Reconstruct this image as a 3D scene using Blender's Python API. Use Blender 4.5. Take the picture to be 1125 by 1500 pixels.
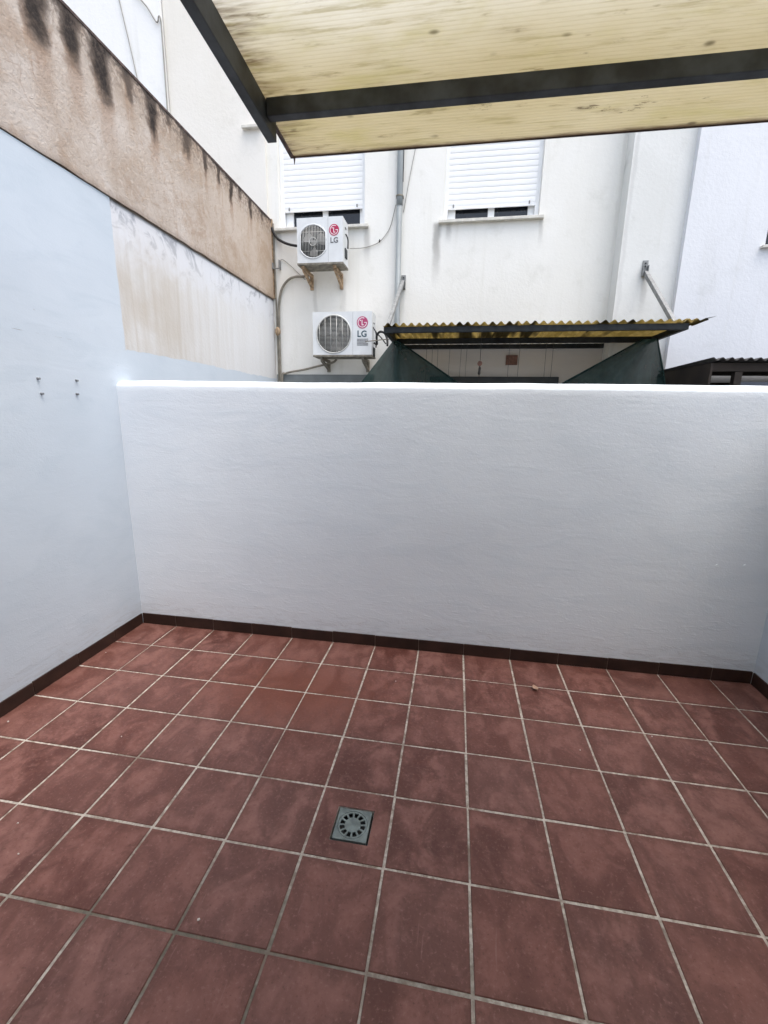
import bpy, math, random
from math import sin, cos, pi, radians
from mathutils import Vector, Matrix, noise as mnoise
random.seed(7)
S = bpy.context.scene
for o in list(bpy.data.objects): bpy.data.objects.remove(o)
COL = S.collection

# ------------------------------------------------------------------ camera
cam = bpy.data.cameras.new('camera'); camo = bpy.data.objects.new('camera', cam); COL.objects.link(camo)
cam.sensor_fit = 'VERTICAL'; cam.sensor_height = 24; cam.lens = 24 * 638.03 / 1500
cam.clip_start = .05; cam.clip_end = 500
camo.location = (2.104, -2.891, 1.671); camo.rotation_euler = (1.3482, -.017, .1612)
S.camera = camo
# ------------------------------------------------------------------ sky, sun, exposure
SUN_EL, SUN_AZ = 72, 122        # azimuth clockwise from +Y, where the light comes from
W = bpy.data.worlds.new('World'); S.world = W; W.use_nodes = True
wn = W.node_tree.nodes; wl = W.node_tree.links; wn.clear()
sky = wn.new('ShaderNodeTexSky'); sky.sky_type = 'NISHITA'; sky.sun_disc = False
sky.sun_elevation = radians(SUN_EL); sky.sun_rotation = radians(SUN_AZ)
sky.air_density = 1.0; sky.dust_density = 4.0; sky.ozone_density = 1.0
hs = wn.new('ShaderNodeHueSaturation'); hs.inputs['Saturation'].default_value = .68
bg = wn.new('ShaderNodeBackground'); bg.inputs['Strength'].default_value = .14
wo = wn.new('ShaderNodeOutputWorld')
wl.new(sky.outputs[0], hs.inputs['Color']); wl.new(hs.outputs[0], bg.inputs['Color']); wl.new(bg.outputs[0], wo.inputs[0])
sl = bpy.data.lights.new('sun', 'SUN'); sl.energy = .6; sl.angle = radians(60); sl.color = (1, .98, .95)
so = bpy.data.objects.new('sun', sl); COL.objects.link(so)
a, e = radians(SUN_AZ), radians(SUN_EL)
d = Vector((sin(a) * cos(e), cos(a) * cos(e), sin(e)))
so.rotation_euler = d.to_track_quat('Z', 'Y').to_euler(); so.location = d * 20
S.view_settings.view_transform = 'Standard'; S.view_settings.look = 'None'; S.view_settings.gamma = 1
S.view_settings.use_curve_mapping = False
S.view_settings.exposure = 1.45
S.render.engine = 'CYCLES'
S.cycles.max_bounces = 8; S.cycles.diffuse_bounces = 5; S.cycles.transparent_max_bounces = 8

# ------------------------------------------------------------------ helpers
class MB:
    def __init__(s): s.v = []; s.f = []; s.mi = []; s.m = 0
    def quad(s, *pts):
        n = len(s.v); s.v += [tuple(p) for p in pts]; s.f.append(tuple(range(n, n + len(pts)))); s.mi.append(s.m); return s
    def box(s, x0, x1, y0, y1, z0, z1):
        n = len(s.v)
        s.v += [(x0,y0,z0),(x1,y0,z0),(x1,y1,z0),(x0,y1,z0),(x0,y0,z1),(x1,y0,z1),(x1,y1,z1),(x0,y1,z1)]
        for f in ((0,3,2,1),(4,5,6,7),(0,1,5,4),(1,2,6,5),(2,3,7,6),(3,0,4,7)):
            s.f.append(tuple(n + i for i in f)); s.mi.append(s.m)
        return s
    def bar(s, p, q, w, h, up=(0,0,1)):          # rectangular bar from p to q
        p, q = Vector(p), Vector(q); t = (q - p).normalized(); sd = t.cross(Vector(up)).normalized(); u = sd.cross(t)
        n = len(s.v)
        for c in (p, q):
            for a_, b_ in ((-1,-1),(1,-1),(1,1),(-1,1)): s.v.append(tuple(c + sd * a_ * w / 2 + u * b_ * h / 2))
        for f in ((0,1,2,3),(7,6,5,4),(0,4,5,1),(1,5,6,2),(2,6,7,3),(3,7,4,0)): s.f.append(tuple(n + i for i in f)); s.mi.append(s.m)
        return s
    def tube(s, pts, r, n=8, caps=True):
        pts = [Vector(p) for p in pts]; base = len(s.v); pu = None
        for i, p in enumerate(pts):
            t = (pts[min(i + 1, len(pts) - 1)] - pts[max(i - 1, 0)]).normalized()
            if pu is None:
                pu = Vector((0,0,1)) if abs(t.z) < .9 else Vector((0,1,0))
            sd = t.cross(pu).normalized(); pu = sd.cross(t).normalized()
            rr = r[i] if isinstance(r, (list, tuple)) else r
            for k in range(n):
                an = 2 * pi * k / n; s.v.append(tuple(p + (sd * cos(an) + pu * sin(an)) * rr))
        for i in range(len(pts) - 1):
            for k in range(n):
                a_, b_ = base + i * n + k, base + i * n + (k + 1) % n
                s.f.append((a_, b_, b_ + n, a_ + n)); s.mi.append(s.m)
        if caps:
            s.f.append(tuple(base + k for k in reversed(range(n)))); s.mi.append(s.m)
            L = base + (len(pts) - 1) * n; s.f.append(tuple(L + k for k in range(n))); s.mi.append(s.m)
        return s
    def prism_xz(s, poly, y0, y1):               # polygon in x,z extruded along y
        n = len(poly); b = len(s.v)
        s.v += [(x, y0, z) for x, z in poly] + [(x, y1, z) for x, z in poly]
        s.f.append(tuple(b + i for i in range(n))); s.f.append(tuple(b + n + i for i in reversed(range(n)))); s.mi += [s.m] * 2
        for i in range(n):
            j = (i + 1) % n; s.f.append((b + i, b + n + i, b + n + j, b + j)); s.mi.append(s.m)
        return s
    def grid(s, fn, nu, nv, flip=False):
        b = len(s.v)
        for j in range(nv + 1):
            for i in range(nu + 1): s.v.append(tuple(fn(i / nu, j / nv)))
        for j in range(nv):
            for i in range(nu):
                q = b + j * (nu + 1) + i; f = (q, q + 1, q + nu + 2, q + nu + 1)
                s.f.append(f[::-1] if flip else f); s.mi.append(s.m)
        return s
    def mesh(s, name, *mats, smooth=False):
        me = bpy.data.meshes.new(name); me.from_pydata(s.v, [], s.f)
        for m in mats: me.materials.append(m)
        me.polygons.foreach_set('material_index', s.mi)
        if smooth: me.polygons.foreach_set('use_smooth', [True] * len(s.f))
        me.update(); return me
    def build(s, name, *mats, parent=None, smooth=False, bevel=0, fix=True):
        o = bpy.data.objects.new(name, s.mesh(name, *mats, smooth=smooth)); COL.objects.link(o)
        if fix:
            import bmesh
            bm = bmesh.new(); bm.from_mesh(o.data); bmesh.ops.recalc_face_normals(bm, faces=bm.faces); bm.to_mesh(o.data); bm.free()
        if bevel:
            m = o.modifiers.new('bevel', 'BEVEL'); m.width = bevel; m.segments = 2; m.limit_method = 'ANGLE'
        if parent: o.parent = parent
        return o
def tag(o, label=None, cat=None, group=None, kind=None):
    if label: o['label'] = label
    if cat: o['category'] = cat
    if group: o['group'] = group
    if kind: o['kind'] = kind
    return o
def empty(name, label, cat, group=None, loc=(0,0,0)):
    o = bpy.data.objects.new(name, None); COL.objects.link(o); o.location = loc; o.empty_display_size = .1
    return tag(o, label, cat, group)
def put(o, p): o.parent = p; o.matrix_parent_inverse = Matrix.Translation(p.location).inverted(); return o
def spline(pts, n=8):
    P = [Vector(p) for p in pts]; P = [P[0] * 2 - P[1]] + P + [P[-1] * 2 - P[-2]]; out = []
    for i in range(1, len(P) - 2):
        for k in range(n):
            t = k / n; p0, p1, p2, p3 = P[i-1:i+3]
            out.append(.5 * ((2*p1) + (p2-p0)*t + (2*p0-5*p1+4*p2-p3)*t*t + (3*p1-p0-3*p2+p3)*t**3))
    out.append(P[-2]); return out

# ------------------------------------------------------------------ node materials
class NT:
    def __init__(s, name):
        s.mat = bpy.data.materials.new(name); s.mat.use_nodes = True
        s.nt = s.mat.node_tree; s.nt.nodes.clear(); s.out = s.nt.nodes.new('ShaderNodeOutputMaterial')
        s.pos_ = None
    def n(s, t, **kw):
        x = s.nt.nodes.new('ShaderNode' + t)
        for k, v in kw.items():
            if k in x.inputs: x.inputs[k].default_value = v
            else: setattr(x, k, v)
        return x
    def put(s, inp, v):
        if v is None: return
        if isinstance(v, bpy.types.NodeSocket): s.nt.links.new(v, inp)
        elif isinstance(v, (tuple, list)) and len(v) == 3 and inp.type == 'RGBA': inp.default_value = (*v, 1)
        else: inp.default_value = v
    def pos(s):
        if not s.pos_: s.pos_ = s.n('NewGeometry').outputs['Position']
        return s.pos_
    def obj(s): return s.n('TexCoord').outputs['Object']
    def xyz(s, v=None):
        x = s.n('SeparateXYZ'); s.put(x.inputs[0], v or s.pos()); return x.outputs
    def math(s, op, a_, b_=None, c_=None, clamp=False):
        x = s.n('Math', operation=op); x.use_clamp = clamp
        s.put(x.inputs[0], a_); s.put(x.inputs[1], b_)
        if c_ is not None: s.put(x.inputs[2], c_)
        return x.outputs[0]
    def vmul(s, v, k):
        x = s.n('VectorMath', operation='MULTIPLY'); s.put(x.inputs[0], v); x.inputs[1].default_value = k; return x.outputs[0]
    def vadd(s, v, k):
        x = s.n('VectorMath', operation='ADD'); s.put(x.inputs[0], v); s.put(x.inputs[1], k); return x.outputs[0]
    def noise(s, v, scale, detail=4, rough=.55, dist=0):
        x = s.n('TexNoise'); s.put(x.inputs['Vector'], v); x.inputs['Scale'].default_value = scale
        x.inputs['Detail'].default_value = detail; x.inputs['Roughness'].default_value = rough; x.inputs['Distortion'].default_value = dist
        return x.outputs['Fac']
    def voro(s, v, scale, feat='F1'):
        x = s.n('TexVoronoi', feature=feat); s.put(x.inputs['Vector'], v); x.inputs['Scale'].default_value = scale; return x.outputs[0]
    def ss(s, x, a_, b_, lo=0., hi=1.):           # smooth range
        m = s.n('MapRange', interpolation_type='SMOOTHSTEP'); s.put(m.inputs['Value'], x)
        m.inputs['From Min'].default_value = a_; m.inputs['From Max'].default_value = b_
        m.inputs['To Min'].default_value = lo; m.inputs['To Max'].default_value = hi
        return m.outputs['Result']
    def mix(s, f, a_, b_):
        m = s.n('Mix', data_type='RGBA'); s.put(m.inputs[0], f); s.put(m.inputs[6], a_); s.put(m.inputs[7], b_); return m.outputs[2]
    def bump(s, h, strength=.3, dist=.01, nrm=None):
        b = s.n('Bump'); s.put(b.inputs['Height'], h); b.inputs['Strength'].default_value = strength; b.inputs['Distance'].default_value = dist
        if nrm: s.put(b.inputs['Normal'], nrm)
        return b.outputs[0]
    def bsdf(s, color, rough=.7, spec=.4, metal=0., normal=None, **kw):
        p = s.n('BsdfPrincipled'); s.put(p.inputs['Base Color'], color); s.put(p.inputs['Roughness'], rough)
        p.inputs['Specular IOR Level'].default_value = spec; p.inputs['Metallic'].default_value = metal
        if normal: s.put(p.inputs['Normal'], normal)
        for k, v in kw.items(): s.put(p.inputs[k], v)
        return p.outputs[0]
    def end(s, sh): s.nt.links.new(sh, s.out.inputs[0]); return s.mat

def m_plain(name, col, rough=.6, metal=0., spec=.4, var=.15, scale=6, bump=0):
    t = NT(name); n1 = t.noise(t.obj(), scale, 5)
    c = t.mix(t.ss(n1, .3, .75), tuple(x * (1 - var) for x in col), tuple(min(1, x * (1 + var)) for x in col))
    nb = t.bump(t.noise(t.obj(), 60, 3), .3, bump) if bump else None
    return t.end(t.bsdf(c, rough, spec, metal, nb))

def m_tile():
    t = NT('tile_clay'); oi = t.n('ObjectInfo').outputs['Random']
    cx = t.n('CombineXYZ'); t.put(cx.inputs[0], t.math('MULTIPLY', oi, 37.)); t.put(cx.inputs[1], t.math('MULTIPLY', oi, 91.))
    v = t.vadd(t.pos(), cx.outputs[0]); O = t.obj(); q = t.xyz(O)
    big = t.noise(t.vmul(v, (1.25, .8, 1)), 6.0, 3, .55, .8); mid = t.noise(v, 17, 5, .62, .4); fine = t.noise(t.pos(), 220, 3, .65); grit = t.noise(t.pos(), 75, 5, .7)
    base = t.mix(t.ss(big, .35, .66), (.082, .030, .023), (.212, .098, .080))
    base = t.mix(t.ss(mid, .42, .72, 0, .60), base, (.098, .034, .026)); base = t.mix(t.ss(mid, .30, .44, .35, 0), base, (.25, .125, .102))
    base = t.mix(t.ss(oi, .0, 1., .0, .26), base, (.215, .105, .086))
    hue = t.n('ObjectInfo').outputs['Random']
    base = t.mix(t.math('MULTIPLY', t.math('FRACT', t.math('MULTIPLY', hue, 7.3)), .30), base, (.150, .046, .030))
    # each tile is darker towards its flashed edge
    ed = t.math('MAXIMUM', t.math('ABSOLUTE', q[0]), t.math('ABSOLUTE', q[1]))
    ed = t.math('ADD', ed, t.math('MULTIPLY', t.math('SUBTRACT', mid, .5), .10))
    base = t.mix(t.ss(ed, .105, .165, 0, .45), base, (.095, .036, .026))
    base = t.mix(t.ss(grit, .54, .68, 0, .38), base, (.28, .155, .128))
    base = t.mix(t.ss(grit, .30, .45, .50, 0), base, (.062, .022, .017))
    scr = t.noise(t.vmul(t.pos(), (14, 1.4, 1)), 3.1, 4, .6, .8)
    base = t.mix(t.ss(scr, .66, .74, 0, .22), base, (.33, .20, .17))
    base = t.mix(t.ss(t.voro(t.pos(), 21), .015, .04, .55, 0), base, (.055, .03, .02))
    # rusty damp blotch on the tiles in front of the parapet
    p = t.xyz(); dx = t.math('MULTIPLY', t.math('SUBTRACT', p[0], 1.2), .62); dy = t.math('SUBTRACT', p[1], -.62)
    r = t.math('SQRT', t.math('ADD', t.math('MULTIPLY', dx, dx), t.math('MULTIPLY', dy, dy)))
    r = t.math('ADD', r, t.math('MULTIPLY', mid, .45))
    base = t.mix(t.ss(r, .28, .72, .62, 0), base, (.135, .036, .017))
    ro = t.ss(big, .3, .7, .42, .62)
    nb = t.bump(t.math('ADD', t.math('ADD', fine, grit), t.math('MULTIPLY', mid, 1.6)), .35, .0016)
    return t.end(t.bsdf(base, ro, .32, 0, nb))
def m_grout():
    t = NT('grout'); p = t.xyz()
    n1 = t.noise(t.pos(), 5, 4, .6); n2 = t.noise(t.pos(), 60, 4, .6)
    c = t.mix(t.ss(n2, .3, .75), (.34, .295, .25), (.60, .55, .48))
    # dirt gathers in the joints round the drain fall line
    dy = t.math('ABSOLUTE', t.math('SUBTRACT', p[1], -1.93)); dx = t.math('ABSOLUTE', t.math('SUBTRACT', p[0], 1.45))
    near = t.math('ADD', t.math('MULTIPLY', dy, 1.1), t.math('MULTIPLY', dx, .45))
    near = t.math('ADD', near, t.math('MULTIPLY', n1, .9))
    c = t.mix(t.ss(near, .50, .95, .85, 0), c, (.085, .075, .055))
    c = t.mix(t.ss(n1, .52, .68, 0, .75), c, (.15, .11, .085)); c = t.mix(t.ss(t.noise(t.pos(), 16, 5, .7), .50, .64, 0, .75), c, (.20, .155, .12))
    return t.end(t.bsdf(c, .9, .2, 0, t.bump(n2, .5, .003)))
def m_plaster(name, col, tint, relief=.006, warm=None):
    t = NT(name); P = t.pos(); p = t.xyz()
    n1 = t.noise(P, .9, 4, .6, .4); n2 = t.noise(t.vmul(P, (1, 1, 1.7)), 34, 5, .62, .8); n3 = t.noise(P, 120, 4, .65); n4 = t.noise(t.vmul(P, (.6, .6, 2.2)), 3.5, 4, .6, 1.); n5 = t.noise(t.vmul(P, (.45, .45, 2.)), 13, 4, .65, 1.5)
    c = t.mix(t.ss(n1, .3, .72), col, tint)
    c = t.mix(t.ss(n4, .45, .70, 0, .38), c, (col[0] * .90, col[1] * .925, col[2] * .935))
    c = t.mix(t.ss(n3, .60, .80, 0, .16), c, tuple(x * .75 for x in col))
    # thin splash dirt just above the skirting, and odd scuffs
    c = t.mix(t.math('MULTIPLY', t.ss(p[2], .09, .30, .22, 0), t.ss(n5, .40, .65)), c, (.36, .34, .33))
    c = t.mix(t.ss(t.voro(P, 3.4), .010, .020, .35, 0), c, (.32, .33, .35))
    if warm: c = t.mix(t.ss(n4, .5, .8, 0, .35), c, warm)
    h = t.math('ADD', t.math('MULTIPLY', n2, .34), t.math('ADD', t.math('MULTIPLY', n3, .24), t.math('ADD', t.math('MULTIPLY', n4, .7), t.math('MULTIPLY', t.ss(n5, .50, .75), t.ss(p[2], .15, .7, .30, .08)))))
    return t.end(t.bsdf(c, .85, .25, 0, t.bump(h, .42, relief)))
def m_brownwall():
    t = NT('weathered_brown_render'); P = t.pos(); p = t.xyz()
    n1 = t.noise(P, 1.6, 5, .6, .5); n2 = t.noise(P, 7, 6, .65, 1.2); n3 = t.noise(P, 60, 4, .6); st = t.noise(t.vmul(P, (1, 5, .45)), 2.2, 5, .6, .4)
    c = t.mix(t.ss(n1, .32, .70), (.41, .335, .27), (.55, .495, .445))
    c = t.mix(t.ss(n2, .48, .78, 0, .45), c, (.42, .31, .22))
    c = t.mix(t.ss(n2, .20, .42, .5, 0), c, (.66, .61, .56))
    c = t.mix(t.ss(st, .56, .74, 0, .38), c, (.33, .21, .13)); pz = t.noise(P, 2.6, 6, .7, .3); c = t.mix(t.ss(pz, .50, .66, 0, .55), c, (.33, .235, .165)); c = t.mix(t.ss(pz, .30, .42, .4, 0), c, (.60, .56, .52)); g1 = t.noise(P, 28, 6, .7, .6); c = t.mix(t.ss(g1, .50, .72, 0, .45), c, (.33, .25, .19)); c = t.mix(t.ss(g1, .28, .45, .4, 0), c, (.68, .62, .56))
    far = t.ss(p[1], .6, 2.9); c = t.mix(t.math('MULTIPLY', far, .35), c, (.55, .41, .28))
    crk = t.voro(t.vadd(t.vmul(P, (1, 1, .45)), t.vmul(t.n('TexNoise', Scale=3.).outputs['Color'], (.5, .5, .5))), 1.1, 'DISTANCE_TO_EDGE')
    c = t.mix(t.math('MULTIPLY', t.ss(crk, .0, .006, .30, 0), t.ss(n1, .5, .62)), c, (.24, .15, .10))
    wob = t.math('MULTIPLY', t.math('SUBTRACT', t.noise(P, 7, 5, .65), .5), .16)
    yy = t.math('ADD', p[1], wob)
    dep = t.math('SUBTRACT', 3.975, p[2])
    dep = t.math('ADD', dep, t.math('MULTIPLY', t.math('SUBTRACT', n2, .5), .22))
    tot = None; rust = None
    for y0, w, L, k in ((-.80,.05,.30,.8),(-.56,.03,.16,.5),(-.305,.080,.36,1.),(-.068,.072,.31,1.),(.165,.080,.34,1.),(.41,.055,.19,.6),(.655,.062,.29,1.),(.86,.03,.10,.6),(1.09,.075,.20,.7),(1.38,.035,.21,.85),(1.61,.035,.17,.9),(1.86,.042,.25,.95),(2.05,.03,.10,.7),(2.30,.040,.20,.9),(2.6,.03,.09,.6)):
        a1 = t.math('ABSOLUTE', t.math('SUBTRACT', yy, y0))
        a2 = t.math('ADD', a1, t.math('MULTIPLY', dep, .5 * w / L))
        m = t.math('MULTIPLY', t.ss(a2, w * .5, w * 1.5, k, 0), t.ss(dep, L * .6, L * 1.08, 1, 0))
        tot = m if tot is None else t.math('MAXIMUM', tot, m)
        r = t.math('MULTIPLY', t.ss(a1, w * .3, w * 1.3, .55 * k, 0), t.ss(dep, L * .7, L * 2.3, 1, 0))
        rust = r if rust is None else t.math('MAXIMUM', rust, r)
    c = t.mix(rust, c, (.27, .155, .085))
    c = t.mix(t.math('POWER', t.math('MULTIPLY', tot, t.ss(n3, .2, .6, .85, 1.)), .6), c, (.030, .025, .023))
    c = t.mix(t.ss(t.math('ADD', dep, t.math('MULTIPLY', n3, .03)), .012, .05, .85, 0), c, (.05, .045, .042)); c = t.mix(t.math('MULTIPLY', t.ss(dep, .0, .24, .75, 0), t.ss(g1, .42, .58)), c, (.12, .095, .08))
    low = t.math('ADD', t.math('SUBTRACT', p[2], 3.078), t.math('MULTIPLY', t.math('SUBTRACT', n2, .5), .10))
    c = t.mix(t.ss(low, -.02, .05, .6, 0), c, (.16, .11, .08))
    h = t.math('ADD', t.math('MULTIPLY', n2, .5), t.math('ADD', t.math('MULTIPLY', n3, .45), t.math('MULTIPLY', g1, .8)))
    return t.end(t.bsdf(c, .92, .2, 0, t.bump(h, .7, .012)))
def m_greywall():
    t = NT('unpainted_streaked_render'); P = t.pos(); p = t.xyz()
    st = t.noise(t.vmul(P, (1, 7, .35)), 2.0, 5, .62, .3); n1 = t.noise(P, 1.4, 4, .6); n2 = t.noise(P, 40, 4, .6); n3 = t.noise(P, 6, 5, .65, 1)
    c = t.mix(t.ss(st, .30, .80), (.64, .635, .62), (.52, .485, .43))
    c = t.mix(t.ss(p[1], .15, 2.4, 0, .75), c, (.74, .75, .75))
    c = t.mix(t.math('MULTIPLY', t.ss(n1, .38, .7, 0, .6), t.ss(p[1], .1, 1.6, 1, 0)), c, (.47, .40, .31))
    top = t.math('ADD', t.math('SUBTRACT', 3.07, p[2]), t.math('MULTIPLY', t.math('SUBTRACT', n3, .5), .5))
    c = t.mix(t.ss(top, .05, .45, .75, 0), c, (.70, .72, .76))
    c = t.mix(t.math('MULTIPLY', t.ss(top, .0, .40, .8, 0), t.ss(n3, .50, .66)), c, (.22, .24, .28))
    c = t.mix(t.ss(t.math('SUBTRACT', 3.072, p[2]), .0, .03, .8, 0), c, (.06, .055, .05))
    return t.end(t.bsdf(c, .9, .2, 0, t.bump(t.math('ADD', n2, n3), .4, .006)))
def m_facade(name, c0, c1, drips=(), seed=0):
    t = NT(name); P = t.vadd(t.pos(), (seed, 0, seed)); p = t.xyz()
    n1 = t.noise(P, .7, 4, .6, .5); st = t.noise(t.vmul(P, (6, 6, .4)), 1.6, 5, .6, .2); n2 = t.noise(P, 30, 4, .6); n3 = t.noise(P, 4, 5, .65)
    c = t.mix(t.ss(n1, .3, .72), c0, c1)
    c = t.mix(t.ss(st, .52, .80, 0, .24), c, (c1[0] * .70, c1[1] * .69, c1[2] * .62))
    c = t.mix(t.ss(n3, .54, .80, 0, .34), c, (c0[0] * .72, c0[1] * .72, c0[2] * .68)); c = t.mix(t.ss(n2, .58, .8, 0, .2), c, tuple(x * .75 for x in c0))
    for x0, zt, w, L, k in drips:
        a1 = t.math('ABSOLUTE', t.math('ADD', t.math('SUBTRACT', p[0], x0), t.math('MULTIPLY', t.math('SUBTRACT', n3, .5), .08)))
        dz = t.math('SUBTRACT', zt, p[2])
        m = t.math('MULTIPLY', t.ss(a1, w * .2, w, k, 0), t.math('MULTIPLY', t.ss(dz, L * .2, L, 1, 0), t.ss(dz, -.03, .02)))
        c = t.mix(m, c, (.22, .21, .19))
    return t.end(t.bsdf(c, .9, .2, 0, t.bump(t.math('ADD', n2, n3), .35, .006)))
def m_canopy():
    t = NT('yellowed_polycarbonate'); P = t.pos(); p = t.xyz()
    el = t.vmul(P, (.22, 1, 1))
    n1 = t.noise(P, 1.5, 4, .6); n2 = t.noise(el, 26, 5, .65); n3 = t.noise(t.vmul(P, (.35, 1, 1)), 9, 4, .6, .4); nn = t.noise(t.vmul(P, (.12, 1, 1)), 70, 3, .6)
    age = t.math('ADD', t.ss(p[1], -1.55, -.95), t.math('MULTIPLY', t.math('SUBTRACT', n1, .5), .6), clamp=True)
    c = t.mix(age, (.90, .905, .88), (.66, .61, .465))
    c = t.mix(t.ss(n3, .50, .76, 0, .50), c, (.55, .52, .28))
    w = t.n('TexWave', wave_type='BANDS', bands_direction='Y'); t.put(w.inputs['Vector'], P); w.inputs['Scale'].default_value = 1 / .016 / 3.18; w.inputs['Distortion'].default_value = .0
    c = t.mix(t.ss(w.outputs['Fac'], .0, .35, .22, 0), c, (.44, .38, .22))
    # mildew: flecks everywhere, thick along the left rail
    edge = t.math('ADD', t.math('SUBTRACT', p[0], 1.29), t.math('MULTIPLY', t.math('SUBTRACT', n2, .5), -.45))
    c = t.mix(t.math('MULTIPLY', t.ss(edge, -.04, .17, .9, 0), t.ss(nn, .40, .66)), c, (.20, .14, .075))
    c = t.mix(t.math('MULTIPLY', t.ss(n2, .60, .72, 0, .8), t.ss(n1, .35, .6, .35, 1)), c, (.24, .19, .09)); ls = t.noise(t.vmul(P, (.10, 1, 1)), 34, 5, .7); c = t.mix(t.ss(ls, .54, .68, 0, .55), c, (.43, .385, .22)); ds = t.noise(t.vmul(P, (.3, 1, 1)), 15, 6, .75, .2); c = t.mix(t.math('MULTIPLY', t.ss(ds, .61, .68, 0, .85), t.ss(t.noise(P, 2.3, 3, .5), .42, .56)), c, (.13, .095, .05))
    vo = t.voro(t.vmul(P, (.55, 1, 1)), 9)
    c = t.mix(t.math('MULTIPLY', t.ss(vo, .04, .13, .8, 0), t.ss(n1, .36, .50)), c, (.15, .125, .07))
    rim = t.math('ADD', t.math('SUBTRACT', -.622, p[1]), t.math('MULTIPLY', t.math('SUBTRACT', n2, .5), .05))
    c = t.mix(t.ss(rim, .0, .022, .7, 0), c, (.16, .10, .06))
    df = t.n('BsdfDiffuse'); t.put(df.inputs['Color'], t.mix(.45, c, (.38, .36, .29)))
    tr = t.n('BsdfTranslucent'); t.put(tr.inputs['Color'], c)
    gl = t.n('BsdfGlossy'); gl.inputs['Roughness'].default_value = .3
    m1 = t.n('MixShader'); m1.inputs[0].default_value = .72; t.nt.links.new(df.outputs[0], m1.inputs[1]); t.nt.links.new(tr.outputs[0], m1.inputs[2])
    m2 = t.n('MixShader'); m2.inputs[0].default_value = .04; t.nt.links.new(m1.outputs[0], m2.inputs[1]); t.nt.links.new(gl.outputs[0], m2.inputs[2])
    return t.end(m2.outputs[0])
def m_thin(name, ca, cb, trans=.4, scale=5, dark=None):
    t = NT(name); P = t.pos(); n1 = t.noise(P, scale, 4, .6)
    c = t.mix(t.ss(n1, .35, .65), ca, cb)
    if dark: c = t.mix(t.ss(t.noise(t.vmul(P, (1, .1, .1)), 5.5, 2, .6), .52, .64, 0, .9), c, dark)
    df = t.n('BsdfDiffuse'); tr = t.n('BsdfTranslucent'); t.put(df.inputs[0], c); t.put(tr.inputs[0], c)
    m1 = t.n('MixShader'); m1.inputs[0].default_value = trans; t.nt.links.new(df.outputs[0], m1.inputs[1]); t.nt.links.new(tr.outputs[0], m1.inputs[2])
    return t.end(m1.outputs[0])
def m_net():
    t = NT('green_shade_net'); P = t.pos(); n1 = t.noise(P, 3, 4, .6); n2 = t.noise(t.vmul(P, (3, 1, .6)), 9, 4, .6)
    c = t.mix(t.ss(n1, .3, .7), (.020, .040, .037), (.045, .080, .074)); c = t.mix(t.ss(n2, .5, .8, 0, .5), c, (.02, .036, .032))
    df = t.n('BsdfDiffuse'); tr = t.n('BsdfTranslucent'); t.put(df.inputs[0], c); t.put(tr.inputs[0], c)
    tp = t.n('BsdfTransparent')
    m1 = t.n('MixShader'); m1.inputs[0].default_value = .35; t.nt.links.new(df.outputs[0], m1.inputs[1]); t.nt.links.new(tr.outputs[0], m1.inputs[2])
    m2 = t.n('MixShader'); m2.inputs[0].default_value = .10; t.nt.links.new(m1.outputs[0], m2.inputs[1]); t.nt.links.new(tp.outputs[0], m2.inputs[2])
    return t.end(m2.outputs[0])

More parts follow.
